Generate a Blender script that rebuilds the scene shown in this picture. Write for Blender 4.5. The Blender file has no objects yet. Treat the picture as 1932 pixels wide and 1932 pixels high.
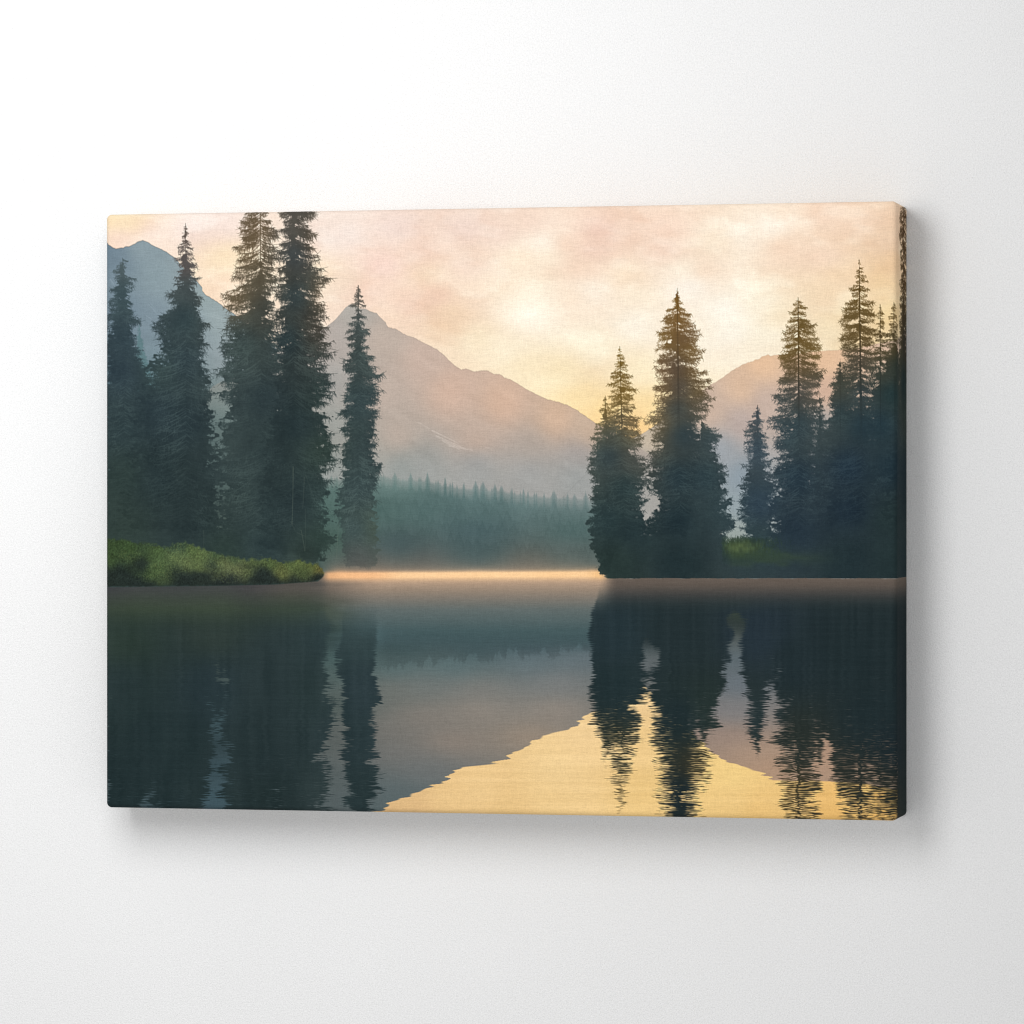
import bpy, math, random
import numpy as np

# ------------------------------------------------------------------ camera, world, lamps, exposure
S = bpy.context.scene
COL = S.collection
CW, CH, CD = 0.4086, 0.3048, 0.0359          # canvas width, height, depth (metres); wall is the plane y = 0
YAW = 0.229465
CAM = (0.484326, -2.030275 - CD, -0.0005)
LENS = 145.98

cam_data = bpy.data.cameras.new("camera")
cam_data.lens = LENS
cam_data.sensor_width = 36.0
cam_data.clip_start = 0.05
cam_data.clip_end = 60.0
cam = bpy.data.objects.new("camera", cam_data)
COL.objects.link(cam)
cam.location = CAM
cam.rotation_euler = (math.pi / 2, 0.0, YAW)
S.camera = cam

world = bpy.data.worlds.new("World")
S.world = world
world.use_nodes = True
bg = world.node_tree.nodes["Background"]
bg.inputs["Color"].default_value = (1.0, 1.0, 1.0, 1.0)
bg.inputs["Strength"].default_value = 0.67

def area_lamp(name, loc, target, size, power, color):
    d = bpy.data.lights.new(name, 'AREA')
    d.shape = 'DISK'
    d.size = size
    d.energy = power
    d.color = color
    o = bpy.data.objects.new(name, d)
    COL.objects.link(o)
    o.location = loc
    dx, dy, dz = (target[i] - loc[i] for i in range(3))
    n = math.sqrt(dx * dx + dy * dy + dz * dz)
    from mathutils import Vector
    o.rotation_euler = Vector((dx / n, dy / n, dz / n)).to_track_quat('-Z', 'Y').to_euler()
    return o

area_lamp("softbox_lamp", (-0.16, -0.72, 0.27), (-0.50, 0, 0.0), 0.54, 4.6, (1.0, 1.0, 1.0))

S.view_settings.view_transform = 'Standard'
S.view_settings.look = 'None'
S.view_settings.gamma = 1.0
S.view_settings.exposure = 0.0
S.view_settings.use_curve_mapping = False
S.cycles.filter_width = 1.15

# ------------------------------------------------------------------ helpers
def new_mat(name):
    m = bpy.data.materials.new(name)
    m.use_nodes = True
    nt = m.node_tree
    return m, nt, nt.nodes["Principled BSDF"]

def mesh_from(name, co, faces, mat, parent=None, smooth=True, colors=None):
    """co (n,3), faces (m,4)"""
    me = bpy.data.meshes.new(name)
    n, m = len(co), len(faces)
    me.vertices.add(n)
    me.vertices.foreach_set("co", np.ascontiguousarray(co, np.float32).ravel())
    me.loops.add(m * 4)
    me.loops.foreach_set("vertex_index", np.ascontiguousarray(faces, np.int32).ravel())
    me.polygons.add(m)
    me.polygons.foreach_set("loop_start", np.arange(0, m * 4, 4, dtype=np.int32))
    me.polygons.foreach_set("use_smooth", np.full(m, smooth, bool))
    me.update(calc_edges=True)
    if colors is not None:
        a = me.color_attributes.new("print", 'FLOAT_COLOR', 'POINT')
        rgba = np.ones((n, 4), np.float32)
        rgba[:, :3] = colors
        a.data.foreach_set("color", rgba.ravel())
    me.materials.append(mat)
    o = bpy.data.objects.new(name, me)
    COL.objects.link(o)
    if parent:
        o.parent = parent
    return o

# ------------------------------------------------------------------ wall
wm, nt, bs = new_mat("matt white plaster")
tc = nt.nodes.new("ShaderNodeTexCoord")
n1 = nt.nodes.new("ShaderNodeTexNoise")
n1.inputs["Scale"].default_value = 1300.0
n1.inputs["Detail"].default_value = 4.0
n1.inputs["Roughness"].default_value = 0.65
n2 = nt.nodes.new("ShaderNodeTexNoise")
n2.inputs["Scale"].default_value = 9.0
n2.inputs["Detail"].default_value = 3.0
nt.links.new(tc.outputs["Object"], n1.inputs["Vector"])
nt.links.new(tc.outputs["Object"], n2.inputs["Vector"])
mr = nt.nodes.new("ShaderNodeMapRange")
mr.inputs["From Min"].default_value = 0.3
mr.inputs["From Max"].default_value = 0.7
mr.inputs["To Min"].default_value = 0.745
mr.inputs["To Max"].default_value = 0.875
nt.links.new(n1.outputs["Fac"], mr.inputs["Value"])
mr2 = nt.nodes.new("ShaderNodeMapRange")
mr2.inputs["From Min"].default_value = 0.3
mr2.inputs["From Max"].default_value = 0.7
mr2.inputs["To Min"].default_value = 0.992
mr2.inputs["To Max"].default_value = 1.008
nt.links.new(n2.outputs["Fac"], mr2.inputs["Value"])
mu = nt.nodes.new("ShaderNodeMath"); mu.operation = 'MULTIPLY'
nt.links.new(mr.outputs[0], mu.inputs[0]); nt.links.new(mr2.outputs[0], mu.inputs[1])
cc = nt.nodes.new("ShaderNodeCombineColor")
for k in range(3):
    nt.links.new(mu.outputs[0], cc.inputs[k])
nt.links.new(cc.outputs[0], bs.inputs["Base Color"])
bs.inputs["Roughness"].default_value = 0.95
bs.inputs["Specular IOR Level"].default_value = 0.1
bp = nt.nodes.new("ShaderNodeBump")
bp.inputs["Strength"].default_value = 0.8
bp.inputs["Distance"].default_value = 0.0006
nt.links.new(n1.outputs["Fac"], bp.inputs["Height"])
nt.links.new(bp.outputs[0], bs.inputs["Normal"])
wall = mesh_from("wall", [(-2.5, 0, -1.5), (2.5, 0, -1.5), (2.5, 0, 1.5), (-2.5, 0, 1.5)], [(0, 1, 2, 3)], wm, smooth=False)
wall["kind"] = "structure"
wall["label"] = "plain white matt plaster wall behind the canvas"

# ------------------------------------------------------------------ the printed picture, painted as numbers
# All measures of the picture are in units of about 0.26 mm on the canvas ("V"); vpos/vmap go between V and canvas mm.
cy, sy = math.cos(YAW), math.sin(YAW)
FPX = LENS / 36.0 * 1932.0
def f2v(u, v):
    """canvas front mm (u right from centre, v up from centre) -> V"""
    X = u / 1000 - CAM[0]
    Y = -CD - CAM[1]
    Z = v / 1000 - CAM[2]
    d = -X * sy + Y * cy
    return 966 + FPX * (X * cy + Y * sy) / d, 966 - FPX * Z / d

R = 4.0
PK = R * 0.265                     # raster pixels in one V
MARG = 38.0
W_MM, H_MM = CW * 1000, CH * 1000
NX = int((W_MM + 2 * MARG) * R) + 1
NY = int((H_MM + 2 * MARG) * R) + 1
UX = -W_MM / 2 - MARG + np.arange(NX) / R
VY = H_MM / 2 + MARG - np.arange(NY) / R
UU, VV = np.meshgrid(UX, VY)
XV, YV = f2v(UU, VV)
XV = XV.astype(np.float32); YV = YV.astype(np.float32)

def v2r(x, y):
    """V -> raster index (float)"""
    dx = (np.asarray(x, float) - 966) / FPX
    dz = -(np.asarray(y, float) - 966) / FPX
    # ray dir = d + dx*r + dz*z ; solve for plane y=-CD
    rx = -sy + dx * cy
    ry = cy + dx * sy
    t = (-CD - CAM[1]) / ry
    u = (CAM[0] + t * rx) * 1000
    v = (CAM[2] + t * dz) * 1000
    return (u + W_MM / 2 + MARG) * R, (H_MM / 2 + MARG - v) * R

LAMP_INV = None                       # inverse of the lamp's gradient, put into the print colours below
rng = np.random.default_rng(7)

def bil(A, xi, yi):
    """bilinear lookup of array A at float indices"""
    h, w = A.shape[:2]
    xi = np.clip(xi, 0, w - 1.001); yi = np.clip(yi, 0, h - 1.001)
    x0 = xi.astype(np.int32); y0 = yi.astype(np.int32)
    fx = (xi - x0).astype(np.float32); fy = (yi - y0).astype(np.float32)
    if A.ndim == 3:
        fx = fx[..., None]; fy = fy[..., None]
    return (A[y0, x0] * (1 - fx) + A[y0, x0 + 1] * fx) * (1 - fy) + (A[y0 + 1, x0] * (1 - fx) + A[y0 + 1, x0 + 1] * fx) * fy

def noise(sx, sy_, seed, X=None, Y=None):
    """smooth value noise -1..1 with cell size sx, sy_ (V)"""
    X = XV if X is None else X
    Y = YV if Y is None else Y
    g = np.random.default_rng(seed)
    w = int(2400 / sx) + 4; h = int(2000 / sy_) + 4
    A = g.uniform(-1, 1, (h, w)).astype(np.float32)
    xi = (X + 150) / sx; yi = (Y + 50) / sy_
    x0 = np.floor(xi); y0 = np.floor(yi)
    fx = xi - x0; fy = yi - y0
    fx = fx * fx * (3 - 2 * fx); fy = fy * fy * (3 - 2 * fy)
    return bil(A, x0 + fx, y0 + fy)

def fbm(sx, sy_, seed, octv=4, gain=0.5, X=None, Y=None):
    t = 0; a = 1.0; tot = 0
    for k in range(octv):
        t = t + a * noise(sx / 2 ** k, sy_ / 2 ** k, seed + 31 * k, X, Y)
        tot += a; a *= gain
    return t / tot

def sm(a, b, x):
    t = np.clip((x - a) / (b - a), 0, 1)
    return t * t * (3 - 2 * t)

def field(ctrl, p=3.2, soft=14.0, ys=1.0, xs=1.0):
    """smooth colour field through control points (x, y, r, g, b); ys stretches y"""
    c = np.array(ctrl, float)
    gx = np.arange(100, 1960, 8.0); gy = np.arange(230, 1720, 6.0)
    GX, GY = np.meshgrid(gx, gy)
    num = np.zeros(GX.shape + (3,)); den = np.zeros(GX.shape)
    for x, y, r, g, b in c:
        w = (((GX - x) * xs) ** 2 + ((GY - y) * ys) ** 2 + soft ** 2) ** (-p / 2)
        num += w[..., None] * (r, g, b); den += w
    F = (num / den[..., None]).astype(np.float32)
    return bil(F, (XV - 100) / 8.0, (YV - 230) / 6.0)

def over(base, col, a):
    return base + (col - base) * a[..., None]

ACC = None
def splat(acc, x, y, w):
    """bilinear accumulate of points (raster coordinates)"""
    x0 = np.floor(x).astype(np.int64); y0 = np.floor(y).astype(np.int64)
    ok = (x0 >= 0) & (y0 >= 0) & (x0 < NX - 1) & (y0 < NY - 1)
    x0 = x0[ok]; y0 = y0[ok]; fx = x[ok] - x0; fy = y[ok] - y0; w = w[ok]
    idx = y0 * NX + x0
    flat = acc.ravel()
    for o, ww in ((0, (1 - fx) * (1 - fy)), (1, fx * (1 - fy)), (NX, (1 - fx) * fy), (NX + 1, fx * fy)):
        flat += np.bincount(idx + o, w * ww, minlength=flat.size)[:flat.size].astype(np.float32)

class Strokes:
    """collects quadratic strokes in V coordinates and draws them in one go"""
    def __init__(self):
        self.s = []
    def add(self, p0, p1, p2, w0, w1):
        self.s.append((*p0, *p1, *p2, w0, w1))
    def extend(self, arr):
        self.s.extend(map(tuple, arr))
    def draw(self):
        acc = np.zeros((NY, NX), np.float32)
        if len(self.s) == 0:
            return acc
        A = np.array(self.s, float)
        L = np.hypot(A[:, 4] - A[:, 0], A[:, 5] - A[:, 1]) * 0.85
        n = np.clip(np.ceil(L / 0.36), 2, 400).astype(int)
        px, py, pw = [], [], []
        for lo, hi in ((2, 6), (6, 12), (12, 24), (24, 48), (48, 100), (100, 401)):
            sel = (n >= lo) & (n < hi)
            if not sel.any():
                continue
            B = A[sel]; k = hi - 1
            t = (np.arange(k) + 0.5)[None] / k
            q = 1 - t
            x = q * q * B[:, 0:1] + 2 * q * t * B[:, 2:3] + t * t * B[:, 4:5]
            y = q * q * B[:, 1:2] + 2 * q * t * B[:, 3:4] + t * t * B[:, 5:6]
            w = (B[:, 6:7] * q + B[:, 7:8] * t)
            ds = np.hypot(np.gradient(x, axis=1), np.gradient(y, axis=1)) * PK
            px.append(x.ravel()); py.append(y.ravel()); pw.append((w * PK * ds).ravel())
        rx, ry = v2r(np.concatenate(px), np.concatenate(py))
        splat(acc, rx, ry, np.concatenate(pw))
        return acc

def ip(pts):
    p = sorted(pts)
    xs = [a for a, b in p]; ys = [b for a, b in p]
    return lambda x: np.interp(x, xs, ys)

# ---- sky
SKY = field([
 (205,410,252,222,178),(240,420,250,224,186),(290,440,246,220,204),(360,430,243,222,212),(420,420,243,222,212),(430,490,250,226,190),(420,540,249,218,188),
 (230,450,247,218,200),(620,430,240,220,208),(600,520,248,224,194),(650,440,238,218,208),(650,530,243,220,198),(750,430,233,207,196),(790,470,238,205,186),(720,500,240,203,188),(690,545,244,210,190),(770,575,238,198,174),(740,600,243,205,175),
 (820,560,242,204,180),(840,625,246,210,172),(850,590,246,215,180),(810,520,245,218,190),(880,430,233,206,193),(880,500,238,208,188),(940,440,240,215,200),(900,560,244,215,188),(1000,420,238,210,192),(1025,462,253,244,230),(1030,480,252,238,215),(985,490,250,230,204),
 (1070,460,244,214,192),(1130,435,233,196,178),(1190,430,236,202,180),(1120,470,236,200,180),(1100,510,244,214,190),(1250,470,242,212,192),(1260,430,240,206,184),(1180,520,249,226,198),
 (1400,445,251,238,220),(1350,460,248,230,206),(1450,425,252,240,224),(1480,400,250,228,206),(1560,400,245,214,190),(1620,420,242,210,184),(1550,480,245,214,188),(1670,450,236,203,172),(1480,470,246,216,190),(1330,510,246,220,195),
 (950,560,250,232,206),(1000,540,252,238,214),(1000,600,252,238,216),(1080,570,250,226,200),(1120,550,252,240,222),(1200,560,251,234,208),(1200,610,253,244,224),(1300,540,251,243,230),(1290,510,251,238,218),(1370,580,251,242,226),(1380,625,253,246,228),(1320,640,253,243,220),
 (900,640,249,226,186),(960,660,250,230,194),(1000,690,250,228,184),(1060,700,251,230,182),(1100,750,251,222,164),(1160,770,251,214,146),(1180,800,246,202,138),(1200,700,253,233,190),(1230,760,250,218,156),(1130,660,252,238,205),
 (1430,570,251,238,212),(1440,640,252,240,212),(1480,600,250,228,190),(1560,570,248,220,182),(1600,600,248,220,172),(1560,620,250,228,184),(1590,530,246,214,176),(1660,540,245,210,160),(1680,600,243,205,138),(1640,640,246,212,150),(1700,500,240,203,160)],
 p=3.0, soft=22, ys=1.5)
cl2 = fbm(70, 26, 17, 4, 0.6)
lum = SKY.mean(-1, keepdims=True)
SKY = lum + (SKY - lum) * np.interp(YV, [400, 520, 640, 720, 800], [0.90, 0.82, 0.68, 0.74, 0.90])[..., None] + np.array([3.5, 3.0, 1.0], np.float32)
cl = fbm(180, 92, 3, 4, 0.5, XV + 0.5 * YV, YV - 0.16 * XV + 260)
cl3 = fbm(130, 62, 23, 4, 0.5, XV + 0.7 * YV, YV - 0.22 * XV + 360)
edge = sm(-0.05, 0.35, cl3) * sm(760, 560, YV)
SKY = SKY + (cl * 16 + cl2 * 4.5 + (edge - 0.35) * 13)[..., None] * np.array([0.5, 0.85, 1.0], np.float32)

# ---- mountains
ML = [(150,430),(199.5,457.7),(212.7,466.7),(218.7,469.4),(225.5,467.3),(233,467),(236.7,464.9),(241.2,464.6),(244.2,465.5),(253.2,460),(262.2,455.5),(269.7,453.5),(277.2,456.2),(286.2,462.2),(295.2,466.7),(304.2,469.7),(313.2,475),(322.2,481),(331.2,487.7),(337.2,495.2),(352,512),(371.7,531.2),(381.5,542.5),(382.2,550),(386.7,555.2),(403.2,565.7),(418.2,576.2),(428.7,583.7),(440.7,591.2),(470,615),(500,640),(560,690),(640,740),(720,800),(900,1000),(1200,1500)]
MM = [(100,1400),(300,850),(400,730),(480,690),(540,652),(580,632),(604.9,621.4),(613.9,617.6),(621.4,612.4),(628.9,607.1),(636.4,598.9),(643.9,589.9),(651.4,581.6),(657.4,575.9),(660.4,574.4),(664.9,574.1),(670.9,576.4),(678.4,581.6),(688.9,582.8),(696.4,586.9),(703.9,589.4),(711.4,591.4),(717.4,598.9),(727.9,607.9),(729.4,613.1),(732.4,617.6),(739.9,619.9),(747.4,621.4),(757.9,628.1),(766.9,632.9),(775.9,635.9),(783.4,638.3),(790.9,642.4),(823.7,659.1),(836.2,669.1),(848.7,681.6),(861.2,692.1),(870,697.9),(878.7,696.1),(886.2,698.1),(891.2,700.1),(901.2,700.6),(913.7,698.4),(922.5,700.6),(931.2,706.1),(941.2,705.6),(947.5,708.1),(951.2,712.9),(963.7,716.1),(978.7,725.4),(996.2,736.1),(1013.7,745.4),(1033.7,754.6),(1051.2,757.9),(1071.2,764.6),(1086.2,772.9),(1101.2,782.9),(1113.7,791.6),(1128.7,801.1),(1160,817),(1200,842),(1300,900),(1360,1000),(1500,1500)]
MR = [(600,1500),(1000,1000),(1100,900),(1160,850),(1190,830),(1214,817),(1224.6,810),(1260,785),(1300,755),(1340,726),(1354,719),(1371.6,707),(1381.4,699),(1398.9,689.4),(1416.4,682.4),(1433.9,676.3),(1437.4,672.8),(1442.6,671.9),(1448.8,669),(1453.2,671.4),(1465.4,669.3),(1480,671),(1500,668),(1530,664),(1549.4,662.3),(1566.9,661.4),(1586.2,659.7),(1609,658.8),(1650,650),(1700,640),(1800,620)]
rough = noise(5, 2000, 5) * 0.8 + noise(2.2, 2000, 6) * 0.5
def below(poly, y=None, x=None, soft=1.2):
    X = XV if x is None else x
    Yv = YV if y is None else y
    return sm(-soft, soft, Yv - np.interp(X, [a for a, b in poly], [b for a, b in poly]) - rough)
aL, aM, aR = below(ML), below(MM), below(MR)
CLm = field([(200,470,122,142,156),(215,490,130,148,160),(270,465,152,168,174),(300,520,150,167,173),(340,505,156,170,174),(350,600,150,165,172),(230,600,128,147,160),(290,600,138,155,165),(300,660,138,155,164),(420,600,166,179,180),(430,680,158,169,172),(390,560,160,174,174),(440,750,150,162,162),(410,820,142,155,156),(300,720,105,130,135),(230,700,100,122,132),(300,780,80,106,110),(440,900,96,116,116)], soft=20)
CMm = field([(668,590,175,175,170),(640,640,178,174,170),(600,640,182,176,170),(720,640,190,179,169),(800,680,200,182,170),(720,740,190,178,168),(850,740,208,183,166),(950,760,212,184,163),(1050,790,210,183,159),(1110,810,198,178,158),(750,820,186,175,165),(900,830,192,175,162),(1000,850,176,168,160),(1090,860,166,162,160),(630,720,166,168,166),(630,800,156,162,159),(620,880,140,150,146),(700,860,168,167,160),(800,880,152,156,154),(900,880,155,157,157),(1000,890,158,158,158),(1090,900,150,155,156),(760,890,142,152,150)], soft=24)
CRm = field([(1440,685,227,190,156),(1560,680,227,190,156),(1400,735,216,184,156),(1340,775,198,174,156),(1400,795,182,166,159),(1360,850,150,156,161),(1400,900,139,152,161),(1390,960,142,155,160),(1385,1000,150,160,155),(1560,740,206,173,151),(1440,760,192,171,158),(1230,830,192,177,156),(1550,800,165,160,155),(1210,880,167,161,155),(1220,930,165,158,150),(1560,860,140,145,148)], soft=22)
CLm = CLm * np.array([0.91, 0.92, 0.925], np.float32)
CMm = CMm * np.array([0.975, 0.95, 0.935], np.float32)
CMm = over(CMm, np.array([158, 162, 160], np.float32), sm(830, 905, YV) * 0.55)
vein = noise(60, 14, 41, XV + YV * 0.7, YV - XV * 0.55) * 2.6 + fbm(40, 24, 43, 3) * 2.4
PIC = SKY
for a, c in ((aL, CLm), (aR, CRm), (aM, CMm)):
    PIC = over(PIC, c + vein[..., None], a)
# thin dark rim along the ridges
for poly, st_ in ((ML, 0.50), (MM, 0.22), (MR, 0.12)):
    d = np.abs(YV - np.interp(XV, [a for a, b in poly], [b for a, b in poly]) - rough)
    vis = np.ones_like(d)
    if poly is ML:
        vis = 1 - aM
    if poly is MM:
        vis = (1 - aR)*(1 - aL)
    PIC = over(PIC, PIC * 0.60, np.exp(-(d / 1.1) ** 2) * st_ * vis)
# snow streaks on the slopes
S0 = Strokes()
for x, y, x2, y2, w in ((815,813,866,838,1.4),(822,822,880,848,1.8),(836,832,868,848,2.2),(850,842,895,850,1.6),(788,796,815,812,0.8),(918,845,930,850,1.0),
                         (365,578,378,592,1.0),(370,590,424,603,0.9),(362,603,372,614,0.9),(370,620,378,626,1.1),(207,527,216,540,1.2),(283,576,300,596,0.9),(276,596,288,604,0.8)):
    for k in range(3):
        ox, oy = rng.normal(0, 2.0), rng.normal(0, 1.6)
        S0.add((x + ox, y + oy), ((x + x2) / 2 + ox, (y + y2) / 2 + oy - 1), (x2 + ox, y2 + oy), w * 0.6, w * 0.3)
PIC = over(PIC, PIC + 26, np.clip(S0.draw(), 0, 1) * 0.65)

# ---- far forest in the haze
FT = [(560,900),(640,905),(690,900),(718,897),(745,905),(775,906),(806,908),(840,917),(875,922),(911,924),(950,928),(990,935),(1040,939),(1080,941),(1120,943),(1200,950)]
ftop = ip(FT)
fr = np.random.default_rng(5)
cone = np.full(NX * 0 + 2400, 0.0)
xs1 = np.arange(2400) * 0.5 + 500.0
prof = np.array([ftop(x) for x in xs1])
tips = [(718,892),(745,884),(775,884),(806.6,885.5),(822.5,904),(840,893),(853.7,904),(875,904),(897.5,902),(911,901),(933.7,906),(946,911),(966,915),(987.5,914),(996,917),(1011,924),(1027,925),(1045,919),(1071,928),(1083.7,926),(1105,922),(732,897),(760,895),(790,898)]
for k in range(320):
    x = fr.uniform(600, 1120)
    tips.append((x, float(ftop(x)) + 12 - 25 * fr.uniform() ** 1.35))
for x, y in tips:
    wdt = fr.uniform(0.20, 0.46); y = y + 5; y = y + fr.uniform(-1.5, 2.5)
    prof = np.minimum(prof, y + np.abs(xs1 - x) / wdt * 0.9 + fr.uniform(-2.2, 2.2, xs1.size))
dF = YV - np.interp(XV, xs1, prof)
aF = sm(-3.0, 4.5, dF) * sm(540, 600, XV) * sm(1180, 1130, XV)
CF = field([(720,905,118,142,138),(750,905,112,139,136),(900,930,104,130,130),(1000,940,108,132,132),(1090,945,112,133,133),(720,960,84,110,107),(800,960,90,116,115),(900,1000,78,101,105),(1080,1000,86,111,110),(750,1030,74,94,97),(900,1040,76,97,99),(1080,1045,92,106,104),(630,930,96,122,117),(630,1020,74,98,90),(800,1060,92,98,96),(1000,1062,102,104,98),(615,970,84,110,104),(900,965,92,117,117),(700,1062,96,100,96)], soft=24, xs=0.6)
CF = CF + (noise(9, 60, 51) * 1.8 + noise(22, 90, 52) * 1.5)[..., None]
g_ = CF.mean(-1, keepdims=True)
CF = (g_ + (CF - g_) * 0.95) * np.array([0.92, 0.925, 0.92], np.float32)
PIC = over(PIC, CF, aF * (0.50 + 0.50 * sm(0, 26, dF)))
for row, (off, n_) in enumerate(((16, 150), (36, 130), (60, 110), (90, 90))):   # nearer rows of spires inside the forest
    pr = np.array([ftop(x) for x in xs1]) + off + 14
    for k in range(n_):
        x = fr.uniform(600, 1120); y = float(ftop(x)) + off + fr.uniform(-8, 12); wdt = fr.uniform(0.22, 0.5)
        pr = np.minimum(pr, y + np.abs(xs1 - x) / wdt * 0.9 + fr.uniform(-1.5, 1.5, xs1.size))
    dR = YV - np.interp(XV, xs1, pr)
    PIC = PIC - (sm(-1.5, 2.5, dR) * np.exp(-np.clip(dR, 0, None) / 17.0) * 5.0 * aF)[..., None]
SKYM = PIC                                               # the far scene, without the near shore

# dim haze behind the left shore
CLH = field([(210,760,70,90,98),(300,730,84,112,114),(310,690,88,118,122),(330,800,72,92,96),(430,760,118,132,130),(440,830,92,108,106),(440,900,78,94,92),(430,980,70,84,80),(250,900,60,78,78),(330,930,58,74,74),(560,1000,60,78,78)], soft=24)
PIC = over(PIC, CLH, sm(640, 820, YV + noise(40, 30, 61) * 26) * sm(560, 470, XV))

# ---- conifers
TRUNKS = []
BOUGHS = []
def tier_noise(g, ay, yb):
    """bunches of longer and shorter branches down each side"""
    ys = np.concatenate([np.arange(ay - 20, yb + 20, 6.5), 3000 + np.arange(ay - 20, yb + 20, 6.5)])
    return ys, np.clip(g.normal(0.1, 0.75, ys.size), -1, 1)

def conifer(apex, bx, yb, Lo, Ro, seed, style='hang', core=((0, 0.3), (1, 0.8)), gap=0.28, space=2.3, trunk=(1.0, 4.0), dens=1.0, holes=1.0, wob=0.16):
    """returns coverage; Lo, Ro = left and right outline (y, x) points"""
    g = np.random.default_rng(seed)
    ax, ay = apex
    H = yb - ay
    axis = lambda y: ax + (bx - ax) * (np.asarray(y) - ay) / H
    lo = ip([(ay, ax - 1.5)] + list(Lo)); ro = ip([(ay, ax + 1.5)] + list(Ro))
    hw = lambda y, s: np.where(s < 0, axis(y) - lo(y), ro(y) - axis(y))
    n = int(H / space * 2 * 1.5 * dens)
    yt = ay + H * np.sort(g.uniform(0.0, 1.0, n) ** 0.92)
    s = np.where(g.uniform(size=n) < 0.5, -1.0, 1.0)
    # gather most branches into tiers, so that fingers and gaps show along the outline
    for sgn in (-1.0, 1.0):
        c = [ay + 4]
        while c[-1] < yb:
            f = (c[-1] - ay) / H
            c.append(c[-1] + g.uniform(0.35, 1.75) * np.interp(f, [0, 0.3, 1], [6.5, 11.0, 16.0]))
        c = np.array(c)
        m_ = (s == sgn) & (g.uniform(size=n) < 0.60)
        near_ = c[np.argmin(np.abs(yt[m_][:, None] - c[None]), 1)]
        yt[m_] = near_ + (yt[m_] - near_) * 0.30
    tier = np.interp(yt + 3000 * (s > 0), *tier_noise(g, ay, yb))
    ln = hw(yt, s) * (0.38 + 0.62 * g.uniform(size=n) ** 0.55) * (0.86 + 0.22 * tier)
    # the branches that make the outline
    ks, ky, kl = [], [], []
    for sgn, pts in ((-1, Lo), (1, Ro)):
        for (y, x) in pts:
            if ay < y < yb:
                for q in range(3):
                    ks.append(sgn); ky.append(y + g.normal(0, 1.2)); kl.append(abs(x - axis(y)) * (1.0 - 0.06 * q))
    s = np.concatenate([s, ks]); yt = np.concatenate([yt, ky]); ln = np.concatenate([ln, kl])
    ln = np.maximum(ln, 1.2)
    n = len(s)
    rise = np.clip(g.normal(0.27, 0.17, n), -0.12, 0.7) if style == 'hang' else np.clip(g.normal(0.17, 0.17, n), -0.2, 0.55)
    yt = yt + g.normal(0, 0.055, n) * ln
    ys_ = yt - rise * ln
    x0 = axis(ys_); x2 = axis(yt) + s * ln
    x1 = x0 + (x2 - x0) * 0.6
    y1 = np.maximum(ys_, yt) + g.uniform(-0.08, wob + 0.06, n) * ln
    w = np.clip(0.5 + ln / 42, 0.7, 1.7)
    A = [np.stack([x0, ys_, x1, y1, x2, yt, w, w * 0.45], 1)]
    # twigs
    m = np.clip((ln / 1.5 * dens).astype(int), 2, 60)
    rep = np.repeat(np.arange(n), m)
    t = g.uniform(0.10, 1.0, rep.size)
    q = 1 - t
    px = q * q * x0[rep] + 2 * q * t * x1[rep] + t * t * x2[rep]
    py = q * q * ys_[rep] + 2 * q * t * y1[rep] + t * t * yt[rep]
    if style == 'hang':
        an = np.where(g.uniform(size=rep.size) < 0.72, g.normal(0.35, 0.38, rep.size), g.normal(1.5, 0.5, rep.size))
        L = (2.0 + 8.0 * g.uniform(size=rep.size) ** 1.6) * np.clip(ln[rep] / 24, 0.4, 1.35)
        dx = np.sin(an) * s[rep] * L; dy = np.cos(an) * L
    else:
        up = np.where(g.uniform(size=rep.size) < 0.45, -1.0, 1.0)
        an = g.normal(0.75, 0.28, rep.size)
        L = g.uniform(2.2, 6.2, rep.size) * np.clip(ln[rep] / 24, 0.4, 1.2)
        dx = np.cos(an) * s[rep] * L; dy = np.sin(an) * up * L + 0.2 * L
    A.append(np.stack([px, py, px + dx * 0.5, py + dy * 0.45 + 0.3, px + dx, py + dy, np.full(rep.size, 0.85), np.full(rep.size, 0.45)], 1))
    # trunk
    ty = np.linspace(ay - 3, yb, 60)
    for k in range(59):
        f = k / 59
        ww = trunk[0] * (1 - f) + trunk[1] * f
        c = max(1, int(ww / 0.9))
        for j in range(c):
            off = (j - (c - 1) / 2) * 0.9
            A.append(np.array([[axis(ty[k]) + off, ty[k], axis((ty[k] + ty[k + 1]) / 2) + off, (ty[k] + ty[k + 1]) / 2, axis(ty[k + 1]) + off, ty[k + 1], min(ww, 1.3), min(ww, 1.3)]]))
    TRUNKS.append(np.concatenate(A[2:]))
    bsel = A[0][g.uniform(size=len(A[0])) < 0.34].copy(); bsel[:, 6:] *= 0.75
    tsel = A[1][g.uniform(size=len(A[1])) < 0.22].copy(); tsel[:, 6:] *= 0.8
    BOUGHS.append(np.concatenate([bsel, tsel]))
    st = Strokes(); st.s = np.concatenate(A)
    a = draw_arr(st.s)
    a = 1 - np.exp(-(1.2 if style == 'hang' else 0.92) * np.clip(a, 0, 4))
    # body
    rel = (YV - ay) / H
    cf = np.interp(rel, [c[0] for c in core], [c[1] for c in core])
    d = XV - axis(YV)
    h = np.where(d < 0, axis(YV) - lo(YV), ro(YV) - axis(YV)) + 0.01
    nb = noise(7, 4, seed + 900) * 0.22 + noise(17, 9, seed + 901) * 0.26 + noise(3.2, 3.2, seed + 902) * 0.12
    r_ = np.abs(d) / h
    body = sm(0.10, -0.10, r_ - cf * 0.93 - nb * holes) * (rel > 0) * sm(yb + 2, yb - 2, YV) * (cf > 0)
    gp = noise(10, 4.5, seed + 905) + 0.6 * noise(4, 3.0, seed + 906)
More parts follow.
